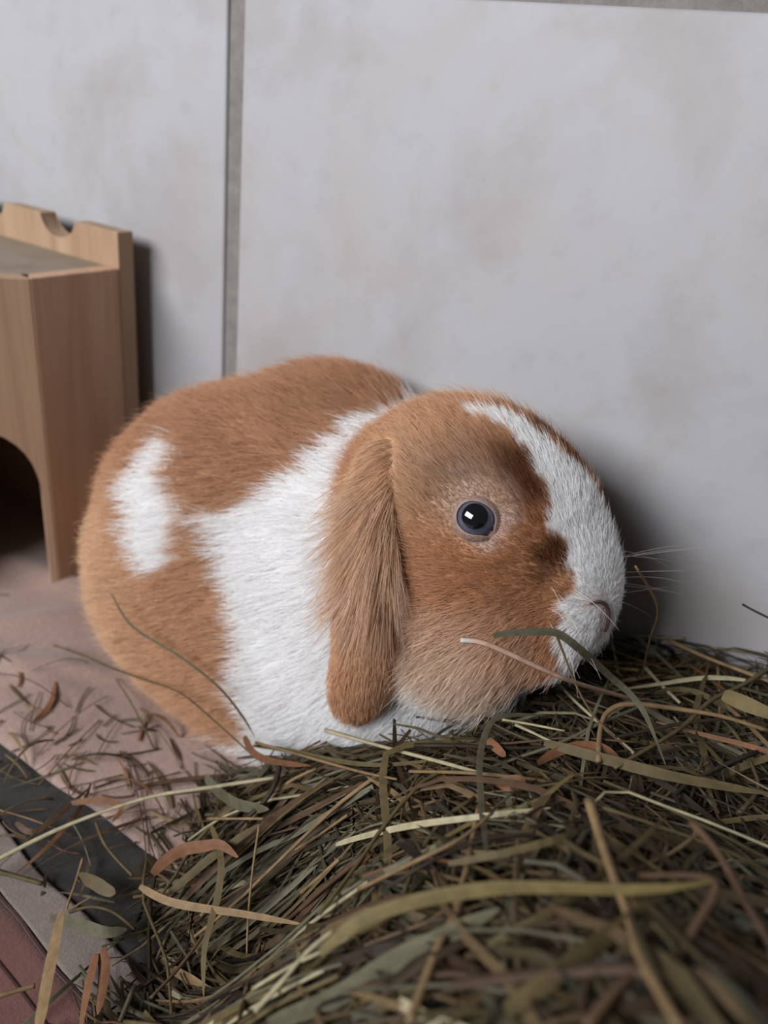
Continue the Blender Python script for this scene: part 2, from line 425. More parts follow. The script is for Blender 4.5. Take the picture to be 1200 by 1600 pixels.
def inpoly(px, py, poly):
    r = np.zeros(px.shape, bool); n = len(poly)
    for i in range(n):
        x1, y1 = poly[i]; x2, y2 = poly[(i + 1) % n]
        c = (y1 > py) != (y2 > py)
        r ^= c & (px < (x2 - x1) * (py - y1) / (y2 - y1 + 1e-12) + x1)
    return r
def head_body(P):
    return sdf_head(P), sdf_body(P)
def mixc(c, t, w):
    w = np.clip(w, 0, 1)[:, None]; return c * (1 - w) + np.array(t) * w
def coat(P):
    """coat colour of every point of the animal"""
    n1 = vnoise(P, 60, 1); n2 = vnoise(P, 150, 2)
    dh, db = head_body(P)
    # trunk
    x = P[:, 0] + .0022 * n2 + .002 * n1; th = np.degrees(np.arctan2(P[:, 2] - .06, -(P[:, 1] + .05))) + 2.0 * n2
    thm = np.where(th > 96, np.maximum(192 - th, 60), th)
    c = np.tile(TAN, (len(P), 1))
    c = mixc(c, SADDLE, (th - 42) / 25 + .15 * n1)
    c = mixc(c, TAN_L, ((-.135 - P[:, 0]) / .05) * np.clip((46 - th) / 30, 0, 1) * .8)
    c = mixc(c, RUST, np.clip((-.195 - P[:, 0]) / .02, 0, 1) * np.clip((th - 20) / 25, 0, 1) * .6)
    e = sorted(W1, key=lambda q: q[1]); ang = [q[1] for q in e]; xs = [q[0] for q in e]
    edge = np.interp(thm, ang, xs)
    ww = (x - edge) / .0016 + .5
    ww = np.where(th < -45, (P[:, 0] + .115) / .004, ww)
    c = mixc(c, WHITE, ww)
    c = mixc(c, WHITE, inpoly(x, th, W2).astype(float))
    # head
    q = P - HC; q = q / np.linalg.norm(q, axis=1, keepdims=True)
    pit = np.degrees(np.arctan2(q[:, 2], q[:, 0])) + 1.0 * n2; lat = np.degrees(np.arcsin(np.clip(-q[:, 1], -1, 1))) + 1.3 * n2
    h = np.tile(np.array(lin(200, 152, 116)), (len(P), 1))
    def blob(col, d, r, s=1.0, soft=.6):
        nonlocal h
        d = np.array(d) / np.linalg.norm(d)
        a = np.degrees(np.arccos(np.clip(q @ d, -1, 1))) + 3 * n1
        h = mixc(h, col, s * np.clip((r - a) / (r * soft) , 0, 1))
    for sg in (0, 1):
        m = lambda d: d if sg == 0 else (d[0], -d[1] * .6, d[2])
        blob(TAN, m((-.262, -.236, .936)), 34, .5)
        blob(TAN_L, m((-.3, -.6, .7)), 30, .45)
        blob(GREYT, m((.14, -.58, .80)), 24, .85, .8)
        blob(RUST, m((.34, -.876, .40)), 22, .55, .9)
        blob(RUST, m((.60, -.66, .45)), 20, .6, .9)
        blob(DKB, m((.401, -.306, .863)), 13, .85, .8)
        blob(DKB, m((.30, -.28, .93)), 11, .6, .8)
        blob(DKB, m((.54, -.337, .771)), 10.5, .9, .8)
        blob(RUST, m((.66, -.43, .64)), 12, .8, .7)
        blob(DKB, m((.765, -.428, .482)), 10, .9, .8)
        blob(DKB, m((.782, -.51, .37)), 7, .65, .8)
        blob(RUST, m((.80, -.54, .22)), 9, .6)
        blob(EYER, m((.30, -.62, .74)), 17, .9, .6)
        blob(PINK, m((.42, -.64, .65)), 11, .75, .6)
        blob(CREAM, m((.153, -.90, -.32)), 26, .55, .9)
        blob(CREAM, m((.50, -.80, -.30)), 30, .7, .9)
    h = mixc(h, CREAM, (-q[:, 2] - .28) / .25)
    h = mixc(h, WHITE, (-q[:, 2] - .58 + .06 * n1) / .14)
    pp = np.array([a for a, _ in BLN]); ln = np.interp(pit, pp, [b for _, b in BLN]); lf = np.interp(pit, [a for a, _ in BLF], [b for _, b in BLF])
    bw = np.minimum((ln - lat) / 1.2 + .5, (lat - lf) / 1.2 + .5)
    bw = np.where(pit > 97, 0, bw)
    h = mixc(h, WHITE, bw)
    dsl = np.linalg.norm(P[:, None] - SLIT[None], axis=2).min(1)
    h = mixc(h, np.array(lin(214, 186, 174)), (.0040 - dsl) / .003 * .5)
    return mixc(c, h, (db - dh) / .003 + .5)

M_body_cols = coat(BV) * .8
rabbit = mesh_obj('rabbit', BV, BF, M_skin, None, True, M_body_cols)
tag(rabbit, 'tan and white lop-eared rabbit with a blue eye crouching against the tiled wall', 'rabbit')

# ear: a flat drooping leaf of skin built round a centre line
EAR_C = np.array([(-.0530, -.074, .1590), (-.0500, -.0865, .1545), (-.0455, -.1012, .1385), (-.0414, -.1078, .1185), (-.0402, -.1078, .0925), (-.0424, -.1058, .0720), (-.0450, -.1042, .0612)])
EAR_W = np.array([.0070, .0105, .0106, .0098, .0106, .0100, .0066])
EAR_T = np.array([.0045, .0042, .0036, .0032, .0032, .0030, .0020])
def resample(A, n):
    t = np.linspace(0, 1, len(A)); u = np.linspace(0, 1, n)
    A2 = A if A.ndim == 2 else A[:, None]
    out = np.zeros((n, A2.shape[1]))
    for i, uu in enumerate(u):                                # Catmull-Rom
        k = min(int(uu * (len(A) - 1)), len(A) - 2); s = uu * (len(A) - 1) - k
        p0, p1, p2, p3 = A2[max(k - 1, 0)], A2[k], A2[k + 1], A2[min(k + 2, len(A) - 1)]
        out[i] = .5 * (2 * p1 + (p2 - p0) * s + (2 * p0 - 5 * p1 + 4 * p2 - p3) * s * s + (3 * p1 - p0 - 3 * p2 + p3) * s ** 3)
    return out if A.ndim == 2 else out[:, 0]
def make_ear(name, mirror):
    n, m = 34, 28
    C_, W_, T_ = resample(EAR_C, n), resample(EAR_W, n), resample(EAR_T, n)
    if mirror:
        C_ = C_.copy(); C_[:, 1] = -.124 - C_[:, 1]; C_[:, 1] = np.minimum(C_[:, 1], -.016)
    V = []; F = []
    e1 = np.array([.87, .50 * (-1 if mirror else 1), .06]); e1 /= np.linalg.norm(e1)
    tang = np.gradient(C_, axis=0); tang /= np.linalg.norm(tang, axis=1, keepdims=True)
    for i in range(n):
        a = e1 - tang[i] * (e1 @ tang[i]); a /= np.linalg.norm(a)
        b = np.cross(tang[i], a)
        cap = 1.0
        for k in range(m):
            f = 2 * math.pi * k / m
            u, v = math.cos(f), math.sin(f)
            curl = -.0022 * (u * u) * (1 if not mirror else -1)
            V.append(C_[i] + a * (u * W_[i]) + b * (v * T_[i] + (curl if True else 0)))
    for i in range(n - 1):
        for k in range(m):
            F.append((i * m + k, i * m + (k + 1) % m, (i + 1) * m + (k + 1) % m, (i + 1) * m + k))
    V.append(C_[0]); V.append(C_[-1] + tang[-1] * .0030)
    for k in range(m):
        F.append((n * m, (k + 1) % m, k)); F.append((n * m + 1, (n - 1) * m + k, (n - 1) * m + (k + 1) % m))
    return np.array(V), F
def ear_coat(P):
    n1 = vnoise(P, 70, 5); n2 = vnoise(P, 200, 6)
    c = np.tile(np.array(lin(224, 184, 150)), (len(P), 1))
    c = mixc(c, TAN_L, (P[:, 2] - .105) / .04 * .6 + .2 * n1)
    c = mixc(c, RUST, np.clip((.100 - P[:, 2]) / .03, 0, 1) * .35 + .2 * n2)
    return c
ears = []
for mir in (False, True):
    V, F = make_ear('ear', mir)
    o = mesh_obj('ear', V, F, M_skin, rabbit, True, ear_coat(V) * .8)
    ears.append((o, V, F))

# eyes
def frame(axis):
    w_ = Vector(axis).normalized(); u_ = w_.cross(Vector((0, 0, 1))).normalized() * -1; v_ = w_.cross(u_)
    return Matrix((u_, v_, w_)).transposed()
t = NT('iris')
c = t.node('ShaderNodeTexCoord'); ln_ = t.node('ShaderNodeVectorMath', operation='MULTIPLY'); ln_.inputs[1].default_value = (1, 1, 0)
t.link(c.outputs['Object'], ln_.inputs[0]); l2 = t.node('ShaderNodeVectorMath', operation='LENGTH'); t.link(ln_.outputs[0], l2.inputs[0])
mu = t.node('ShaderNodeMath', operation='MULTIPLY'); mu.inputs[1].default_value = 1 / .0075; t.link(l2.outputs['Value'], mu.inputs[0])
col = t.ramp(mu.outputs[0], [(0, lin(56, 58, 70)), (.45, lin(62, 64, 78)), (.62, lin(84, 86, 100)), (.72, lin(70, 72, 86)), (.80, lin(36, 34, 42)), (1, lin(26, 24, 28))])
nn = t.noise(c.outputs['Object'], 900, 3)
col = t.mix(1.0, col, t.ramp(nn, [(.3, (.75, .75, .75)), (.7, (1.1, 1.1, 1.1))]), 'MULTIPLY')
M_iris = t.base(col, .04, .6)
t.b.inputs['Coat Weight'].default_value = .6; t.b.inputs['Coat Roughness'].default_value = .01
t = NT('pupil'); M_pupil = t.base((.004, .004, .006), .03, .6)
t.b.inputs['Coat Weight'].default_value = .5; t.b.inputs['Coat Roughness'].default_value = .01
t = NT('eyelid'); M_lid = t.base(t.ramp(t.noise(t.coord(), 900, 3), [(.35, lin(150, 126, 116)), (.65, lin(128, 104, 96))]), .5, .35)
t.bump(t.noise(t.coord(), 1500, 3), .3, .0004)
t = NT('lid_rim'); M_rim = t.base(lin(74, 56, 56), .3, .5)
EYE_R = .0074
def sphere_cap(r, a0, a1, nr, ns, z0=0):
    V = []; F = []
    for i in range(nr + 1):
        a = a0 + (a1 - a0) * i / nr
        for k in range(ns):
            f = 2 * math.pi * k / ns; V.append((r * math.sin(a) * math.cos(f), r * math.sin(a) * math.sin(f), r * math.cos(a)))
    for i in range(nr):
        for k in range(ns):
            F.append((i * ns + k, (i + 1) * ns + k, (i + 1) * ns + (k + 1) % ns, i * ns + (k + 1) % ns))
    return V, F
EYES = [((-.0171, -.0926, .1491), (.30, -.83, .50), 1), ((-.0171, -.0314, .1491), (.30, .83, .50), -1)]
EYE_INFO = []
for pos, ax, sg in EYES:
    A3 = frame(ax); cen = Vector(pos) - Vector(ax).normalized() * .0052
    EYE_INFO.append((np.array(cen), np.array(Vector(ax).normalized()), A3))
    V, F = sphere_cap(EYE_R, .01, 2.6, 40, 48)
    e = mesh_obj('eye', V, F, M_iris, rabbit, True); e.matrix_world = Matrix.Translation(cen) @ A3.to_4x4()
    e['label'] = 'blue-grey eye with a large black pupil'
    V, F = sphere_cap(EYE_R + .00008, .003, .55, 14, 40)
    p = mesh_obj('pupil', V, F, M_pupil, e, True)
    p.rotation_euler = (math.radians(-3), math.radians(-4 * sg), 0)
    # lid: an almond ring from the opening to the fur
    V = []; F = []; ns = 64
    def opening(f):
        r = .0057 - .0012 * max(0, math.sin(f + .25)) ** 2 - .0007 * max(0, -math.sin(f)) ** 2
        d = (f - math.radians(-38 if sg > 0 else 218) + math.pi) % (2 * math.pi) - math.pi
        r += .0011 * math.exp(-(d / .30) ** 2)
        return r
    prof = [(-.0004, -.0014), (0.0, .0001), (.0002, .00045), (.0007, .0003), (.0016, -.0006), (.0028, -.0026), (.0042, -.0052)]
    for dr, dz in prof:
        for k in range(ns):
            f = 2 * math.pi * k / ns; ro = opening(f); r = ro + dr
            zz = math.sqrt(max(1e-9, EYE_R ** 2 - min(ro, EYE_R * .995) ** 2)) + dz
            V.append((r * math.cos(f), r * math.sin(f), zz))
    for i in range(len(prof) - 1):
        for k in range(ns):
            F.append((i * ns + k, i * ns + (k + 1) % ns, (i + 1) * ns + (k + 1) % ns, (i + 1) * ns + k))
    l = mesh_obj('eyelid', V, F, M_lid, rabbit, True)
    l.data.materials.append(M_rim)
    for pi_, pl_ in enumerate(l.data.polygons): pl_.material_index = 1 if pi_ < ns * 2 else 0
    l.matrix_world = Matrix.Translation(cen) @ A3.to_4x4()
    l['label'] = 'pinkish bare eyelid'

def tube(pts, radii, n=6, flat=1.0, up_=None):
    pts = np.array(pts, float); V = []; F = []
    tg = np.gradient(pts, axis=0); tg /= np.linalg.norm(tg, axis=1, keepdims=True) + 1e-12
    ref = np.array(up_ if up_ is not None else (0, 0, 1.0))
    if abs(tg[0] @ ref) > .95: ref = np.array((1., 0, 0))
    for i in range(len(pts)):
        a = np.cross(tg[i], ref); a /= np.linalg.norm(a) + 1e-12; b = np.cross(a, tg[i]); ref = b if up_ is None else ref
        for k in range(n):
            f = 2 * math.pi * k / n
            V.append(pts[i] + (a * math.cos(f) + b * math.sin(f) * flat) * radii[i])
    for i in range(len(pts) - 1):
        for k in range(n):
            F.append((i * n + k, i * n + (k + 1) % n, (i + 1) * n + (k + 1) % n, (i + 1) * n + k))
    F.append(tuple(range(n))[::-1]); F.append(tuple((len(pts) - 1) * n + k for k in range(n)))
    return np.array(V), F
def project(P, off):
    P = np.array(P, float)
    for _ in range(8):
        P = P - grad(sdf, P) * (sdf(P) - off)[:, None]
    return P
# nose: slit nostrils and the cleft below them
t = NT('nose_skin'); M_nose = t.base(lin(84, 66, 64), .7, .3)
slit = resample(SLIT, 20)
V, F = tube(project(slit, .0007), .00035 + .0003 * np.sin(np.linspace(0, math.pi, 20)), 8)
o = mesh_obj('nose', V, F, M_nose, rabbit, True); o['label'] = 'dusky pink nostril slit and cleft'
# whiskers
M_whisk = NT('whisker'); M_whisk = M_whisk.base(lin(206, 196, 188), .4, .4)
wr = np.random.default_rng(3)
for i in range(22):
    near = i % 2 == 0
    b = np.array([.010 + wr.uniform(-.004, .005), (-.081 if near else -.054) + wr.uniform(-.003, .003), .124 + wr.uniform(-.010, .012)])
    b = project(b[None], .0)[0]
    dirn = np.array([wr.uniform(.35, .9), (-.55 if near else .75) + wr.uniform(-.3, .3), wr.uniform(-.25, .35)]); dirn /= np.linalg.norm(dirn)
    L = wr.uniform(.018, .034) * (.8 if near else 1.0)
    s = np.linspace(0, 1, 9)[:, None]
    pts = b + dirn * s * L + np.array([0, 0, -1]) * (s ** 2) * L * wr.uniform(.0, .25)
    pts[:, 1] = np.minimum(pts[:, 1], -.0015)
    V, F = tube(pts, .00011 * (1 - .8 * s[:, 0]), 5)
    mesh_obj('whisker', V, F, M_whisk, rabbit, True)

# ------------------------------------------------------------------ fur
def sample(V, F, n, r):
    F = np.array(F); T = np.concatenate([F[:, [0, 1, 2]], F[:, [0, 2, 3]]])
    a, b, c = V[T[:, 0]], V[T[:, 1]], V[T[:, 2]]
    cr = np.cross(b - a, c - a); ar = np.linalg.norm(cr, axis=1)
    i = r.choice(len(T), n, p=ar / ar.sum())
    u, v = r.random(n), r.random(n); m = u + v > 1; u[m], v[m] = 1 - u[m], 1 - v[m]
    nn = cr[i] / (ar[i][:, None] + 1e-15)
    return a[i] + (b - a)[i] * u[:, None] + (c - a)[i] * v[:, None], nn
def hair_object(name, roots, normals, flow, length, radius, cols, parent, lift=.8, jit=.16, npts=6, bend=None, sag=0.0):
    n = len(roots); r = np.random.default_rng(len(roots))
    tan = flow - normals * (flow * normals).sum(1)[:, None]; tan /= np.linalg.norm(tan, axis=1, keepdims=True) + 1e-9
    tan = tan + r.normal(size=(n, 3)) * jit; tan -= normals * (tan * normals).sum(1)[:, None] * .7
    tan /= np.linalg.norm(tan, axis=1, keepdims=True) + 1e-9
    lf = np.broadcast_to(lift, (n,)) * r.uniform(.75, 1.25, n)
    P = np.zeros((n, npts, 3)); P[:, 0] = roots
    for k in range(1, npts):
        s = (k - .5) / (npts - 1)
        a = lf * (1 - s) ** 1.1 + .10
        d = tan * np.cos(a)[:, None] + normals * np.sin(a)[:, None]
        d = d + np.array([0, 0, -1.0]) * sag * s
        d /= np.linalg.norm(d, axis=1, keepdims=True)
        P[:, k] = P[:, k - 1] + d * (length / (npts - 1))[:, None]
    P[:, :, 1] = np.minimum(P[:, :, 1], -.0008); P[:, :, 2] = np.maximum(P[:, :, 2], .0015)
    cu = bpy.data.hair_curves.new(name); cu.add_curves([npts] * n)
    cu.attributes['position'].data.foreach_set('vector', P.astype(np.float32).ravel())
    ra = cu.attributes.get('radius') or cu.attributes.new('radius', 'FLOAT', 'POINT')
    prof = np.array([1, 1, .92, .75, .5, .12]) if npts == 6 else np.interp(np.linspace(0, 1, npts), [0, .5, .8, 1], [1, .9, .6, .12])
    ra.data.foreach_set('value', (radius[:, None] * prof[None]).astype(np.float32).ravel())
    ca = cu.attributes.new('Col', 'FLOAT_COLOR', 'CURVE')
    c4 = np.ones((n, 4), np.float32); c4[:, :3] = cols; ca.data.foreach_set('color', c4.ravel())
    cu.materials.append(M_fur)
    o = bpy.data.objects.new(name, cu); COL.objects.link(o); o.parent = parent; o['kind'] = 'stuff'
    return o

NOSE = np.array([.022, -.070, .124])
r = np.random.default_rng(11)
Rb, Nb = sample(BV, BF, 130000, r)
Nb = grad(sdf, Rb)
# denser on the face
Rh, _ = sample(BV, BF, 330000, r)
dh, db = head_body(Rh); Rh = Rh[dh < db]
R = np.concatenate([Rb, Rh]); N = np.concatenate([Nb, grad(sdf, Rh)])
keep = (R[:, 2] > .004) & ~((N[:, 2] < -.6) & (R[:, 2] < .05) & (R[:, 0] < -.02))
for cen, ax, _ in EYE_INFO:
    v = R - cen; al = v @ ax; rad = np.linalg.norm(v - al[:, None] * ax, axis=1)
    keep &= ~((rad < .0064) & (al > 0))
R, N = R[keep], N[keep]
dh, db = head_body(R); hd = np.clip((db - dh) / .006 + .5, 0, 1)
q = R - HC; q /= np.linalg.norm(q, axis=1, keepdims=True)
fl_b = np.tile(np.array([-1.0, 0, -.42]), (len(R), 1))
fl_b[:, 2] -= np.clip((R[:, 0] + .09) / .05, 0, 1) * 1.2
sh = np.clip((R[:, 2] - .115) / .03, 0, 1) * np.clip((R[:, 0] + .13) / .03, 0, 1)
fl_b = fl_b * (1 - sh[:, None]) + np.array([-1.0, -.25, .12]) * sh[:, None]
fl_h = R - NOSE; fl_h /= np.linalg.norm(fl_h, axis=1, keepdims=True)
fl_h = fl_h + np.array([0, 0, -1.0]) * np.clip(.35 - q[:, 2], 0, 1)[:, None] * .9
FL = fl_b * (1 - hd[:, None]) + fl_h * hd[:, None]
swirl = np.stack([vnoise(R, 25, 21), vnoise(R, 25, 22), vnoise(R, 25, 23)], 1)
clump = np.stack([vnoise(R, 170, 31), vnoise(R, 170, 32), vnoise(R, 170, 33)], 1)
FL = FL + swirl * .20 + clump * .13
Lb = .0105 + .002 * vnoise(R, 30, 9)
dn = np.linalg.norm(R - NOSE, axis=1)
Lh = np.interp(dn, [.0, .012, .03, .05, .08], [.0016, .0026, .0042, .0058, .0075])
Lh = Lh + np.clip(-q[:, 2] - .05, 0, .6) * .009
cen, ax, _ = EYE_INFO[0]
ed = np.minimum(np.linalg.norm(R - EYES[0][0], axis=1), np.linalg.norm(R - np.array(EYES[1][0]), axis=1))
Lh *= np.clip((ed - .006) / .011, .30, 1)
sd = np.linalg.norm(R[:, None] - slit[None, ::3], axis=2).min(1); Lh = Lh * np.clip(sd / .004, .35, 1)
LEN = (Lb * (1 - hd) + Lh * hd) * r.uniform(.7, 1.2, len(R))
cols = coat(R + N * 0)
white_ = np.clip((cols.min(1) - .5) / .3, 0, 1)
lum = 1 + (r.normal(0, .13, len(R)) + .08 * clump[:, 0]) * (1 - .6 * white_)
cols = np.clip(cols * np.clip(lum, .6, 1.4)[:, None], 0, .95)
rad = np.where(hd > .5, .000060, .000078) * r.uniform(.8, 1.25, len(R))
hair_object('fur', R, N, FL, LEN, rad, cols, rabbit, lift=np.where(hd > .5, .62, .75))
# guard hairs
gi = r.choice(len(R), 16000, replace=False)
gc = np.clip(coat(R[gi]) * r.uniform(.7, 1.35, len(gi))[:, None], 0, .95)
hair_object('fur', R[gi], N[gi], FL[gi], LEN[gi] * 1.4, np.full(len(gi), .00006), gc, rabbit, lift=.85, jit=.24)
# ear fur and the long tufts over the ear base
for o, V, F in ears:
    V = np.array(V); F4 = [f for f in F if len(f) == 4]
    Re, Ne = sample(V, F4, 22000, r)
    ok_ = sdf(Re) > .0025; Re, Ne = Re[ok_], Ne[ok_]
    near_c = resample(EAR_C, 60)
    C_ = near_c.copy()
    if o is ears[1][0]: C_[:, 1] = np.minimum(-.124 - C_[:, 1], -.016)
    k = np.abs(Re[:, None, 2] - C_[None, :, 2]).argmin(1)
    s = ((Re - C_[k]) * Ne).sum(1); Ne[s < 0] *= -1
    cl = np.stack([vnoise(Re, 160, 41), vnoise(Re, 160, 42), vnoise(Re, 160, 43)], 1)
    top_ = np.clip((Re[:, 2] - .138) / .02, 0, 1)[:, None]
    fl = np.array([.02, -.02, -1.0]) * (1 - top_) + np.array([-.35, -.5, -.6]) * top_ + cl * .13
    Le = np.interp(Re[:, 2], [.06, .08, .11, .14, .16], [.0036, .0050, .0065, .0075, .0070]) * r.uniform(.7, 1.2, len(Re))
    ce = np.clip(ear_coat(Re) * np.clip(r.normal(1, .14, len(Re)) * (1 + .06 * cl[:, 0]), .6, 1.4)[:, None], 0, .9)
    hair_object('ear_fur', Re, Ne, fl, Le, np.full(len(Re), .00007), ce, o, lift=.5, jit=.12)
    # tufts
    sel = np.where((Re[:, 2] > .112) & (Re[:, 2] < .152) & (r.random(len(Re)) < .36 * (1 + vnoise(Re, 120, 55))))[0]
    cl2 = np.stack([vnoise(Re[sel], 90, 51), vnoise(Re[sel], 90, 52), vnoise(Re[sel], 90, 53)], 1)
    lean = np.clip((C_[k][sel, 0] - Re[sel, 0]) / .008, -.2, 1)[:, None]
    fl2 = np.tile(np.array([-.10, -.05, -1.0]), (len(sel), 1)) + np.array([-.45, .05, .1]) * lean + cl2 * .26
    cs = mixc(np.tile(np.array(lin(214, 172, 138)), (len(sel), 1)), CREAM, .45 + .5 * cl2[:, 1])
    cs = np.clip(cs * r.uniform(.75, 1.2, len(sel))[:, None], 0, .9)
    hair_object('ear_tuft', Re[sel], Ne[sel], fl2, r.uniform(.011, .024, len(sel)), np.full(len(sel), .00006), cs, o, lift=.32, jit=.07, npts=8)

# ------------------------------------------------------------------ hay
HAYC = {'olive': (98, 85, 56), 'greygreen': (108, 104, 84), 'tan': (136, 112, 80), 'pale': (176, 166, 134), 'orange': (124, 86, 60), 'dark': (54, 45, 36), 'yellowgreen': (116, 102, 62), 'pink': (200, 164, 142), 'brown': (92, 70, 52)}
def hayh(x, y):
    x = np.asarray(x, float); y = np.asarray(y, float)
    s = (x + .105) * .91 + (y + .102) * .418
    sc = np.clip(s, 0, None)
    h = .088 * (1 - np.exp(-sc / .055)) + np.clip(-y - .10, 0, None) * .68 * np.clip((sc - .03) / .09, 0, 1)
    hol = .022 * np.exp(-(((x - .012) / .035) ** 2 + ((y + .02) / .03) ** 2)) + .046 * np.exp(-(((x + .032) / .025) ** 2 + ((y + .163) / .030) ** 2))
    fall = np.clip((y + .315) / .075, 0, 1) * np.clip((.27 - x) / .09, 0, 1); fall = fall * fall * (3 - 2 * fall)
    return np.where(s > 0, np.maximum((h - hol) * fall, .002), 0)

def blade(pts, width, kind, r, n=None, face=None):
    """one strand of hay: a round hollow stalk or a creased flat leaf; returns verts, faces, shade"""
    pts = np.array(pts, float)
    if n: pts = resample(pts, n)
    m = len(pts); s = np.linspace(0, 1, m)
    if kind == 'stalk':
        rad = width / 2 * (1 - .25 * s) * (1 + .08 * np.sin(s * 9 + r.uniform(0, 6)))
        V, F = tube(pts, rad, 5, .85)
        sh = np.repeat(1 + .08 * np.sin(s * 17 + r.uniform(0, 6)), 5)
        return V, F, sh
    tg = np.gradient(pts, axis=0); tg /= np.linalg.norm(tg, axis=1, keepdims=True) + 1e-12
    ref = np.array([r.normal() * .5, r.normal() * .5 - .4, 1.0]); V = []; F = []; sh = []
    tw = r.uniform(-1.0, 1.0)
    if face is not None: ref = np.array(face) + r.normal(size=3) * .15; tw *= .5
    prof = np.interp(s, [0, .12, .5, .85, 1], [.55, .9, 1, .7, .12])
    for i in range(m):
        a = np.cross(tg[i], ref); a /= np.linalg.norm(a) + 1e-12; b = np.cross(a, tg[i])
        c_, s_ = math.cos(tw * (s[i] - .5) * 2), math.sin(tw * (s[i] - .5) * 2); a, b = a * c_ + b * s_, b * c_ - a * s_
        hw = width / 2 * prof[i]
        V += [pts[i] - a * hw, pts[i] - b * hw * .35, pts[i] + a * hw, pts[i] + b * hw * .10 - b * hw * .35 * .2]
        sh += [1.06, .86, 1.0, .95]
    for i in range(m - 1):
        for k in range(4):
            F.append((i * 4 + k, i * 4 + (k + 1) % 4, (i + 1) * 4 + (k + 1) % 4, (i + 1) * 4 + k))
    F.append((3, 2, 1, 0)); F.append(tuple((m - 1) * 4 + k for k in range(4)))
    return np.array(V), F, np.array(sh)

def strand_object(name, label, cname, width, pts, group=None, n=None, kind=None, face=None):
    r = np.random.default_rng(abs(hash((round(pts[0][0] * 1e6), len(pts)))) % 99991)
    kind = kind or ('stalk' if name in ('hay_stalk', 'twig') else 'leaf')
    V, F, sh = blade(pts, width, kind, r, n or max(9, 4 * len(pts)), face)
    c = np.array(lin(*HAYC[cname])) * r.uniform(.9, 1.12)
    cc = c[None] * sh[:, None]
    if cname == 'pink':
        k = len(V); cc[:int(k * .12)] = np.array(lin(200, 196, 190))
    base = np.array(pts[0])
    o = mesh_obj(name, V - base, F, M_hay, None, kind == 'stalk', cc); o.location = base
    return tag(o, label, 'leaf' if 'leaf' in name else 'twig' if name == 'twig' else 'hay', group)

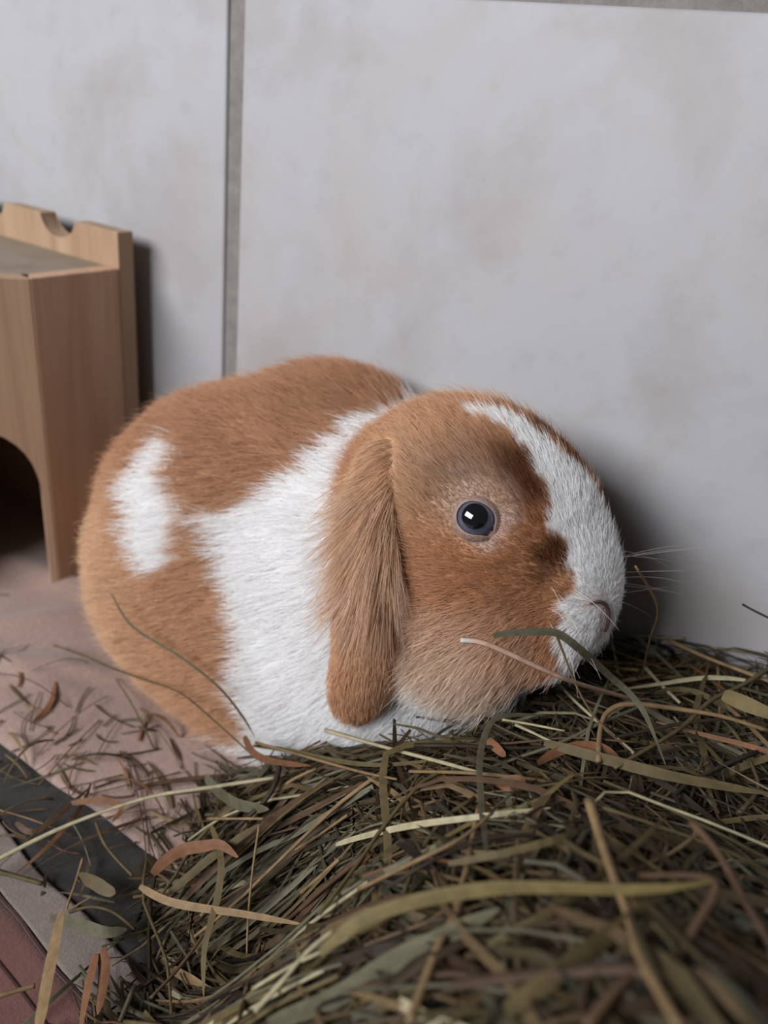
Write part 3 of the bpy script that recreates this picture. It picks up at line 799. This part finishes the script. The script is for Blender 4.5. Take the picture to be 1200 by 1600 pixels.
HAND = [
 ('hay_stalk', 'long pinkish hay stalk with a silvery white tip against the rabbit cheek', 'pink', 2.02, [[-4.9, -116.5, 123.3], [2.2, -113.6, 123.7], [17.1, -104.1, 116.7], [24.7, -93.4, 109.2], [36.1, -52.8, 82.2]]),
 ('hay_straw', 'flat grey-green leaf blade bent sharply below the rabbit muzzle', 'greygreen', 2.33, [[3.9, -116.0, 129.1], [8.3, -113.4, 130.7], [14.0, -109.2, 131.6], [18.6, -105.3, 131.1], [24.4, -100.7, 126.1], [33.0, -88.2, 112.7], [40.4, -84.8, 106.8], [46.4, -86.4, 102.6], [55.4, -91.1, 94.0]]),
 ('hay_stalk', 'thin tan stalk dropping from under the rabbit mouth into the hay', 'tan', 0.9, [[17.2, -102.5, 129.3], [20.4, -100.8, 122.7], [25.6, -97.4, 111.6], [33.0, -94.2, 101.3], [44.9, -88.3, 90.2]]),
 ('hay_stalk', 'thin bent tan stalk standing up in front of the rabbit nose', 'tan', 0.93, [[28.0, -73.4, 142.7], [34.9, -49.9, 118.7], [34.4, -39.0, 99.0], [34.8, -27.7, 75.2]]),
 ('hay_stalk', 'short pale cut straw sticking out behind the pinkish stalk', 'pale', 1.77, [[34.1, -21.9, 75.8], [43.2, -35.8, 80.8], [51.1, -48.6, 86.3]]),
 ('hay_stalk', 'long whitish green straw lying below the hanging ear', 'pale', 1.72, [[-51.2, -111.1, 56.5], [-24.4, -115.9, 69.2], [-1.6, -121.0, 81.4], [14.8, -124.5, 89.7]]),
 ('hay_straw', 'grey-green blade folded into an upright hook beside the chest', 'greygreen', 1.94, [[30.9, -167.9, 113.5], [19.8, -143.7, 100.3], [10.0, -122.2, 92.8], [5.9, -106.8, 90.9], [7.9, -99.2, 90.3], [16.2, -85.4, 85.9]]),
 ('hay_stalk', 'tan stalk bent into a tall arch right of the hooked blade', 'tan', 2.0, [[38.4, -99.2, 90.6], [34.2, -85.3, 90.5], [33.8, -77.8, 92.4], [38.7, -71.4, 94.1], [52.1, -63.6, 94.4], [64.9, -58.0, 94.9], [78.2, -53.9, 94.1]]),
 ('hay_straw', 'light green straw with a cut end in the middle of the heap', 'pale', 1.71, [[-21.1, -144.8, 52.7], [-12.8, -146.4, 63.8], [5.2, -152.4, 87.9], [24.1, -150.6, 103.9], [36.2, -139.5, 105.5]]),
 ('hay_straw', 'broad yellow-green blade blurred nearest the viewer', 'yellowgreen', 2.75, [[13.6, -204.4, 106.4], [18.2, -199.0, 114.1], [26.4, -192.2, 119.8], [36.3, -186.0, 124.8], [44.6, -182.3, 128.6], [61.7, -176.7, 136.3], [71.4, -173.2, 142.7]]),
 ('hay_straw', 'wide greyish blade bending up from the bottom edge of the heap', 'greygreen', 4.39, [[9.4, -213.8, 91.5], [18.7, -205.9, 98.8], [26.9, -197.4, 108.4], [33.7, -190.9, 114.7], [40.2, -183.3, 119.5]]),
 ('hay_stalk', 'whitish forked straw, lower prong, over the dark hollow', 'pale', 1.28, [[3.1, -210.5, 84.3], [5.1, -204.6, 88.6], [6.7, -198.3, 92.6], [9.3, -193.0, 95.8]]),
 ('hay_stalk', 'whitish forked straw, upper prong, over the dark hollow', 'pale', 1.13, [[-5.3, -201.1, 70.8], [3.4, -200.1, 86.2], [10.4, -199.2, 97.2], [15.5, -196.9, 104.1]]),
 ('hay_straw', 'long tan blade stretched over the left side of the hay', 'tan', 2.55, [[-76.5, -174.6, 18.7], [-67.3, -174.2, 20.2], [-57.3, -172.5, 23.2], [-37.1, -168.2, 32.0], [-16.4, -165.4, 42.3]]),
 ('hay_straw', 'olive yellow blade rising from the orange curled leaf', 'olive', 2.87, [[-68.7, -168.9, 15.8], [-64.8, -162.5, 22.0], [-61.3, -157.2, 27.4], [-56.0, -150.7, 33.9], [-51.4, -145.1, 39.6]]),
 ('dry_leaf', 'orange curled dry leaf at the left rim of the heap', 'orange', 4.08, [[-76.8, -168.9, 18.5], [-75.2, -164.7, 22.2], [-71.3, -160.5, 26.5], [-64.4, -157.1, 30.5], [-59.0, -155.2, 33.4], [-50.5, -156.1, 34.9]]),
 ('dry_leaf', 'orange-brown withered leaf strip under the white belly', 'orange', 2.75, [[-88.5, -111.3, 30.6], [-79.8, -117.3, 33.3], [-71.3, -120.7, 37.3], [-60.0, -123.7, 44.8], [-46.2, -125.7, 54.2]]),
 ('hay_stalk', 'very long thin pale green stalk reaching out across the dark stripe', 'pale', 1.78, [[-126.3, -197.2, 12.0], [-115.3, -174.6, 18.0], [-96.7, -153.7, 27.3], [-77.5, -140.7, 35.0], [-58.1, -129.4, 43.5]]),
 ('hay_stalk', 'dark brown twisted stem in the left part of the heap', 'dark', 2.14, [[-58.9, -126.2, 45.7], [-55.4, -132.7, 45.0], [-55.1, -137.8, 41.9], [-57.0, -142.0, 38.1], [-59.7, -147.3, 32.9]]),
 ('hay_straw', 'broad greyish leaf blade pointing up left of the dark twisted stem', 'greygreen', 5.53, [[-96.0, -125.2, 14.4], [-79.7, -133.5, 24.1], [-64.2, -140.4, 35.3], [-51.0, -141.0, 43.4]]),
 ('hay_stalk', 'short straight buff straw under the greyish leaf blade', 'tan', 1.45, [[-77.8, -141.9, 19.8], [-62.0, -145.9, 35.1], [-50.1, -144.5, 42.6]]),
 ('hay_straw', 'long dark green blade arching over the tan rump', 'olive', 1.12, [[-158.2, -115.4, 67.8], [-150.2, -117.5, 63.5], [-140.3, -118.2, 59.9], [-119.4, -115.8, 56.6], [-100.4, -114.2, 51.1], [-89.4, -112.2, 41.4], [-85.4, -108.7, 29.9]]),
 ('hay_stalk', 'hair-thin pale stalk lying from the blanket to the rump', 'olive', 0.95, [[-215.0, -107.3, 7.7], [-191.5, -107.8, 14.1], [-170.2, -110.3, 20.4], [-142.8, -113.9, 30.6], [-120.5, -115.1, 37.1], [-103.2, -114.6, 33.4], [-78.3, -116.0, 28.9]]),
 ('twig', 'brown twig lying on the pink blanket beside the heap', 'brown', 2.26, [[-118.6, -140.4, 5.6], [-111.6, -130.9, 6.0], [-105.0, -123.4, 6.0], [-96.2, -114.2, 6.2]]),
 ('hay_straw', 'broad fibrous buff straw upright on the red patch', 'tan', 4.55, [[-58.6, -223.8, 28.4], [-67.2, -215.3, 28.0], [-76.8, -205.5, 27.2], [-84.2, -197.9, 26.7]]),
 ('hay_stalk', 'pale buff straw entering at the bottom left corner', 'tan', 1.92, [[-85.7, -223.1, 12.8], [-81.9, -217.4, 12.7], [-78.5, -212.5, 12.7]]),
 ('hay_stalk', 'short olive straw lying across the pale stripe', 'olive', 2.13, [[-128.5, -196.4, 7.4], [-119.7, -192.7, 7.5], [-109.2, -188.8, 7.7]]),
 ('dry_leaf', 'pointed orange-brown leaf standing on the red patch', 'orange', 4.28, [[-72.5, -193.9, 12.6], [-67.2, -196.7, 12.8], [-62.0, -201.5, 13.1], [-57.2, -207.0, 13.0]]),
 ('dry_leaf', 'narrow rusty leaf beside the pointed orange leaf', 'orange', 2.84, [[-72.5, -195.5, 12.6], [-67.4, -201.9, 12.9], [-62.4, -207.6, 13.1], [-57.5, -212.7, 13.1]]),
 ('hay_straw', 'flat grey-green leaf lying over the edge of the dark stripe', 'greygreen', 4.47, [[-94.6, -196.0, 10.9], [-88.3, -193.0, 11.1], [-81.9, -190.7, 10.9], [-75.8, -188.1, 11.2], [-72.3, -183.9, 11.0]]),
 ('hay_straw', 'short dull green leaf lying on the dark stripe', 'olive', 4.66, [[-102.3, -179.6, 7.4], [-96.6, -178.0, 7.6], [-91.0, -177.2, 7.5], [-87.3, -176.2, 7.6]]),
 ('hay_stalk', 'thin bent buff stalk making a V on the dark stripe', 'tan', 1.03, [[-107.1, -173.9, 7.4], [-100.9, -181.8, 7.5], [-94.7, -189.9, 7.7], [-93.2, -185.8, 7.8], [-92.1, -181.3, 7.7]]),
 ('hay_stalk', 'curved olive stalk looping at the edge of the dark stripe', 'olive', 1.25, [[-92.4, -190.5, 9.2], [-88.1, -185.8, 10.6], [-82.2, -182.9, 10.8], [-76.5, -181.9, 10.2], [-71.2, -181.8, 9.5]]),
 ('hay_stalk', 'short forked olive stalk over the dark stripe', 'olive', 1.31, [[-113.9, -162.7, 10.3], [-104.9, -166.6, 10.6], [-96.5, -168.4, 10.6], [-86.3, -169.5, 10.6]]),
 ('hay_stalk', 'tan stem crossing steeply through the blurred front of the heap', 'tan', 2.23, [[45.3, -148.7, 122.7], [54.0, -166.2, 128.2], [62.2, -184.6, 137.0], [65.6, -195.0, 142.9], [72.1, -209.0, 152.7]]),
 ('hay_straw', 'pale olive stem slanting up in the blurred front of the heap', 'olive', 1.99, [[42.2, -193.8, 122.8], [49.3, -183.2, 126.7], [55.7, -165.5, 126.8], [61.3, -148.2, 129.5]]),
 ('hay_stalk', 'brown stem bent at a knee in the lower right of the heap', 'brown', 2.0, [[61.9, -210.3, 143.3], [65.2, -198.3, 143.5], [70.2, -189.2, 141.6], [71.2, -183.0, 141.6], [71.8, -172.5, 142.7], [60.8, -169.6, 131.9]]),
 ('hay_straw', 'dusky olive blade crossing the bottom right of the heap', 'olive', 3.27, [[50.7, -208.2, 132.1], [55.8, -198.8, 135.7], [61.7, -184.6, 136.6], [65.8, -175.8, 137.1]]),
 ('hay_stalk', 'reddish brown stem near the right edge of the heap', 'brown', 1.87, [[65.7, -151.5, 133.3], [71.5, -157.2, 134.8], [77.6, -164.7, 134.9], [83.7, -172.5, 135.3]]),
 ('hay_stalk', 'greyish tan stem rising left of the blurred front of the heap', 'tan', 2.28, [[36.9, -211.1, 117.8], [33.5, -194.4, 114.8], [32.3, -183.8, 113.1], [26.0, -163.4, 105.2], [19.6, -143.6, 97.7]]),
 ('hay_stalk', 'yellowish stem leaning on the wall at the far right of the heap', 'tan', 2.1, [[38.1, -11.9, 85.1], [51.9, -15.6, 86.8], [63.3, -18.9, 89.2], [75.2, -21.5, 91.3]]),
 ('hay_stalk', 'olive stem sloping down from the right edge behind the arch', 'olive', 1.89, [[73.6, -15.4, 93.5], [67.0, -31.7, 92.1], [59.7, -48.6, 92.1], [54.5, -70.0, 91.7], [43.2, -99.4, 91.4]]),
 ('hay_straw', 'blurred light green leaf at the right edge of the heap', 'yellowgreen', 5.08, [[62.5, -52.0, 98.8], [69.5, -54.5, 100.5], [78.9, -55.6, 101.5]]),
 ('hay_stalk', 'dark thin strand poking up against the wall at the right edge', 'dark', 0.96, [[57.6, -28.4, 119.9], [62.1, -28.4, 119.1], [69.5, -28.3, 118.2]]),
 ('hay_stalk', 'upper of two short pale straws below the chin', 'pale', 1.09, [[5.2, -92.6, 82.4], [14.2, -90.6, 84.3], [24.5, -88.5, 86.3]]),
 ('hay_stalk', 'lower of two short pale straws below the chin', 'pale', 1.29, [[9.9, -93.1, 83.4], [16.8, -94.2, 84.7], [25.2, -95.8, 86.3]]),
 ('dry_leaf', 'small orange leaf scrap below the two short pale straws', 'orange', 2.98, [[4.9, -102.1, 80.4], [8.8, -104.4, 81.3], [13.1, -106.7, 82.1]]),
 ('dry_leaf', 'orange dry leaf under the tan arch', 'orange', 3.15, [[22.9, -106.1, 85.3], [26.3, -100.2, 87.5], [31.3, -95.4, 89.3], [37.1, -92.2, 90.1], [42.8, -91.1, 88.7]]),
 ('dry_leaf', 'small orange leaf curled into a ring in mid heap', 'orange', 1.69, [[18.9, -130.7, 94.6], [23.1, -132.3, 97.0], [25.2, -128.4, 96.6], [24.0, -127.2, 97.2], [20.5, -128.3, 95.8], [19.0, -129.5, 94.3]]),
 ('hay_straw', 'long green grey stem running along the middle of the heap', 'olive', 1.63, [[24.8, -173.3, 110.0], [36.0, -167.3, 117.0], [45.5, -153.6, 117.1], [47.2, -122.2, 98.0]]),
 ('hay_stalk', 'thin tan stem rising to the right from the middle of the heap', 'tan', 1.31, [[5.5, -176.7, 88.7], [16.3, -174.2, 104.0], [23.8, -165.6, 109.9], [25.9, -152.4, 108.0]]),
 ('hay_straw', 'olive blade draped across the heap toward the right edge', 'olive', 3.36, [[21.7, -99.7, 88.1], [42.4, -96.8, 91.3], [59.8, -92.9, 93.3], [82.6, -83.7, 94.8]]),
 ('hay_stalk', 'long tan stalk lying level below the chest', 'tan', 1.39, [[-8.4, -128.1, 78.8], [14.3, -126.0, 91.2], [36.7, -113.5, 91.0], [53.8, -107.5, 89.7]]),
 ('hay_stalk', 'buff straw lying slantwise under the white belly', 'tan', 1.39, [[-83.2, -110.5, 29.9], [-53.3, -121.8, 51.4], [-26.5, -127.1, 65.9], [-10.7, -131.1, 76.4]]),
 ('hay_straw', 'olive stem lying flat under the hanging ear tip', 'olive', 1.63, [[-85.6, -109.4, 25.9], [-62.5, -117.2, 44.3], [-39.4, -122.6, 58.7], [-19.5, -123.7, 70.6], [-0.7, -118.7, 81.8]]),
 ('hay_straw', 'yellowish blade hanging down the left side of the heap', 'olive', 2.33, [[-71.2, -147.1, 25.9], [-56.2, -158.1, 32.3], [-49.1, -166.7, 28.5], [-41.9, -179.6, 25.1], [-32.4, -189.5, 22.6]]),
 ('hay_stalk', 'thin tan stalk hanging straight down over the dark hollow', 'tan', 0.92, [[-49.3, -147.6, 42.8], [-44.0, -156.3, 34.1], [-38.2, -164.3, 25.9], [-32.8, -170.7, 19.6]]),
 ('hay_straw', 'olive blade slanting over the foot of the heap at the bottom', 'olive', 2.14, [[-28.1, -167.8, 26.8], [-14.0, -190.5, 51.7], [1.5, -214.2, 83.3]]),
 ('hay_stalk', 'thin brownish stalk slanting up at the foot of the heap', 'brown', 1.13, [[-43.4, -199.3, 24.7], [-43.8, -185.5, 24.6], [-46.2, -168.3, 26.6]]),
 ('dry_leaf', 'brown curled scrap on the blanket left of the rump', 'orange', 2.55, [[-194.8, -121.6, 5.4], [-186.4, -128.7, 5.6], [-181.5, -136.1, 5.4], [-179.3, -143.9, 5.6]]),
 ('dry_leaf', 'rusty leaf lying over the edge of the dark stripe', 'orange', 2.48, [[-130.6, -161.4, 7.3], [-121.1, -154.1, 9.3], [-113.3, -151.6, 8.6], [-111.6, -157.6, 7.3]]),
 ('dry_leaf', 'reddish leaf curl along the dark stripe', 'brown', 2.23, [[-138.3, -179.0, 7.3], [-130.2, -178.0, 7.3], [-129.3, -167.9, 7.2], [-131.4, -152.0, 7.3]]),
]

for nm, lab, cn, wd, pts in HAND:
    strand_object(nm, lab, cn, wd / 1000, [tuple(v / 1000 for v in p) for p in pts], face=(.3, -.7, .6))

GB, GS = lin(0, 0, 0), None
def rand_strand(r, depth, lmin, lmax, hang=False):
    """a random wavy strand lying in the heap, depth below the top"""
    while True:
        x, y = r.uniform(-.115, .235), r.uniform(-.30, -.004)
        if (x > .17 or y < -.235) and r.random() < .5: continue
        h = float(hayh(x, y))
        if h > .006: break
    L = r.uniform(lmin, lmax); az = r.normal(.25, .95) if r.random() < .75 else r.uniform(0, 6.28)
    if r.random() < .5: az += math.pi
    n = 9; d = np.array([math.cos(az), math.sin(az) * .8]); turn = r.normal() * .9
    P = np.zeros((n, 3)); P[0, :2] = (x, y)
    ang = math.atan2(d[1], d[0])
    for i in range(1, n):
        ang += turn / n + r.normal() * .09 + (r.normal() * .7 if r.random() < .10 else 0)
        P[i, :2] = P[i - 1, :2] + np.array([math.cos(ang), math.sin(ang)]) * L / (n - 1)
    P[:, :2] -= P[n // 2, :2] - P[0, :2]
    P[:, 1] = np.minimum(P[:, 1], -.003)
    hh = hayh(P[:, 0], P[:, 1])
    s = np.linspace(-1, 1, n)
    z = hh.mean() * .45 + hh * .55 - depth + r.normal() * .10 * s * L + (r.normal() * .003) * s ** 2
    z = np.minimum(z, hh + .006 - depth * .6)
    P[:, 2] = np.maximum(z, .0035 + r.random() * .003)
    ss = (P[:, 0] + .105) * .91 + (P[:, 1] + .102) * .418
    g_ = np.exp(-((P[:, 0] + .032) / .026) ** 2 - ((P[:, 1] + .163) / .032) ** 2)
    if ((g_ > .45) & (P[:, 2] > hh + .006)).any() and r.random() < .93: return rand_strand(r, depth, lmin, lmax)
    if ss.min() < -.016: return rand_strand(r, depth, lmin, lmax)
    return P
def hang_strand(r, depth):
    """a strand draped down the steep left side of the heap"""
    t_ = r.uniform(0, 1); e0 = np.array([-.105, -.102]) * (1 - t_) + np.array([-.045, -.235]) * t_
    nrm = np.array([.91, .418]); n = 8
    s0, s1 = r.uniform(.0, .02), r.uniform(.04, .075); side = r.normal() * .018
    P = np.zeros((n, 3))
    for i in range(n):
        u = i / (n - 1); s = s1 + (s0 - s1) * u ** .8
        P[i, :2] = e0 + nrm * (s + depth * .5) + np.array([-.418, .91]) * side * u
        P[i, 2] = max(.004, float(hayh(*(e0 + nrm * s))) * (1 - u ** 2 * .5) - depth + .002 * math.sin(u * 5))
    return P
def clear_of_rabbit(P, m=.004):
    d = sdf(P)
    e = np.linalg.norm(P[:, None] - resample(EAR_C, 12)[None], axis=2).min(1)
    return d.min() > m and e.min() > .012
PAL = ['olive'] * 8 + ['greygreen'] * 6 + ['tan'] * 6 + ['brown'] * 4 + ['pale'] * 2 + ['dark'] * 3 + ['orange'] + ['yellowgreen'] * 2
r = np.random.default_rng(5)
# the mass of the heap
Vs, Fs, Cs = [], [], []; off = 0; cnt = 0
while cnt < 9500:
    u = r.random()
    depth = r.exponential(.010) + .001
    P = hang_strand(r, depth * .7) if r.random() < .14 else rand_strand(r, min(depth, .05), .03, .11)
    m_ = P[len(P) // 2]
    if len(P) > 8 and math.exp(-((m_[0] + .032) / .026) ** 2 - ((m_[1] + .163) / .032) ** 2) > .35 and r.random() < .88: continue
    if not clear_of_rabbit(P): continue
    cnt += 1
    st = r.random() < .55
    nearer = 1.0 + .7 * float(np.clip((-P[4 if len(P) > 4 else 0, 1] - .14) / .05, 0, 1))
    V, F, sh = blade(P, nearer * (r.uniform(.0004, .0011) if st else r.uniform(.0007, .0021)), 'stalk' if st else 'leaf', r)
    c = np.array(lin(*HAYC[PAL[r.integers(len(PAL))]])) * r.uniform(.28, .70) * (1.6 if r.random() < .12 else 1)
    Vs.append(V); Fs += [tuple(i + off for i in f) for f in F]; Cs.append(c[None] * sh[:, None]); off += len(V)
# dense inner mass under the strands
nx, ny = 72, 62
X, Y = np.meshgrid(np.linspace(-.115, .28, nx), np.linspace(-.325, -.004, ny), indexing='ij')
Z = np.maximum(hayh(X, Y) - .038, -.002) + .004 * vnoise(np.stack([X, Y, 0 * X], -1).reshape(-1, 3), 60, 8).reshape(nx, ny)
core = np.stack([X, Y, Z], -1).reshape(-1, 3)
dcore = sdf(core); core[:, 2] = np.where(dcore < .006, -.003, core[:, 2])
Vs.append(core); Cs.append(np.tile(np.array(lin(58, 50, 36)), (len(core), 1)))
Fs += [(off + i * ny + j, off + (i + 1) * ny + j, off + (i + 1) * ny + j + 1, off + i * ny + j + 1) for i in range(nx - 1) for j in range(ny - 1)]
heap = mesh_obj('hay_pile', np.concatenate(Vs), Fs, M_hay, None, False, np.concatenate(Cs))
tag(heap, 'big heap of dry olive and tan hay in front of the rabbit', 'hay', None, 'stuff')

# loose strands on top of the heap, one by one
WORD = {'olive': 'olive', 'greygreen': 'grey-green', 'tan': 'tan', 'pale': 'straw-coloured', 'orange': 'orange-brown', 'dark': 'dark brown', 'yellowgreen': 'yellow-green', 'brown': 'brown'}
def where_on_heap(p):
    x, y = p[0], p[1]
    s = (x + .105) * .91 + (y + .102) * .418
    if s < .055: return 'on the heap\'s left flank'
    if y > -.06: return 'on the heap beside the wall'
    if x < .0 and y > -.13: return 'on the heap below the chest'
    if y < -.165: return 'on the heap\'s blurred front'
    if x > .05: return 'on the heap\'s right part'
    return 'on mid heap'
cnt = 0; used = set()
while cnt < 190:
    P = hang_strand(r, -.003) if r.random() < .14 else rand_strand(r, r.uniform(-.007, .001), .05, .13)
    if not clear_of_rabbit(P, .006): continue
    if P[:, 2].max() > .118 or (P[:, 1].min() < -.2 and P[:, 2].max() > .10): continue
    st = r.random() < .5; cn = PAL[r.integers(len(PAL))]
    nm = 'hay_stalk' if st else ('dry_leaf' if cn == 'orange' else 'hay_straw')
    noun = {'hay_stalk': 'stalk', 'hay_straw': 'blade', 'dry_leaf': 'leaf strip'}[nm]
    d_ = P[-1] - P[0]; Ls = float(np.linalg.norm(np.diff(P, axis=0), axis=1).sum())
    size = 'short' if Ls < .07 else 'long' if Ls > .105 else 'medium'
    bend = 'straight' if np.linalg.norm(d_) > .975 * Ls else 'curved'
    run = 'running along the wall' if abs(d_[0]) > 2 * abs(d_[1]) else 'pointing at the wall' if abs(d_[1]) > 1.4 * abs(d_[0]) else 'slanting to the wall'
    lab = '%s %s %s %s %s %s' % (size, bend, WORD[cn], noun, where_on_heap(P[4]), run)
    if lab in used: continue
    used.add(lab); cnt += 1
    strand_object(nm, lab, cn, r.uniform(.0009, .0017) if st else r.uniform(.0012, .0026), P, 'loose ' + WORD[cn] + ' hay ' + noun + ' pieces on the heap', 14)

# bits scattered on the blanket and the rug
def ground(x, y):
    return blz(x, y) if y > EB(x) else rz(x, y) + .0018
cnt = 0
while cnt < 110:
    if r.random() < .7:
        x, y = r.normal(-.135, .035), r.normal(-.142, .018)
    else:
        x, y = r.uniform(-.28, -.06), r.uniform(-.24, -.09)
    if (x + .105) * .91 + (y + .102) * .418 > .004: continue
    L = r.uniform(.006, .026) if r.random() < .75 else r.uniform(.026, .055); az = r.uniform(0, 6.28); tn = r.normal() * .7
    n = 6; P = np.zeros((n, 3)); P[0] = (x, y, 0)
    for i in range(1, n):
        az += tn / n; P[i, :2] = P[i - 1, :2] + np.array([math.cos(az), math.sin(az)]) * L / (n - 1)
    lift = r.uniform(0, .006) if L > .02 else 0
    for i in range(n):
        P[i, 2] = ground(P[i, 0], P[i, 1]) + .0009 + lift * math.sin(i / (n - 1) * 3.1)
    if not clear_of_rabbit(P, .006) or P[:, 0].min() < -.30 or P[:, 1].max() > -.075: continue
    cn = ['dark', 'brown', 'olive', 'olive', 'tan', 'orange', 'greygreen'][r.integers(7)]
    st = r.random() < .6
    onb = y > EB(x)
    place = 'on the pink blanket left of the hay heap' if onb else ('on the dark stripe of the rug' if y > E2(x) else 'on the pale and red strips of the rug')
    if onb: place = ('beside the rump on the pink blanket' if y > -.118 else 'along the blanket edge' if y < EB(x) + .014 else 'on the blanket next to the heap' if x > -.135 else 'on open pink blanket')
    bend = 'straight' if abs(tn) < .5 else 'bent' if abs(tn) < 1.3 else 'curled'
    lab = bend + ' %s %s hay %s %s' % ('tiny' if L < .012 else 'small' if L < .022 else 'longer', WORD[cn], 'stem' if st else 'leaf scrap', place)
    if lab in used: continue
    used.add(lab); cnt += 1
    strand_object('hay_stalk' if st else 'hay_straw', lab, cn, r.uniform(.0004, .0009) if st else r.uniform(.0007, .0017), P, 'hay scraps on blanket and rug', 8)
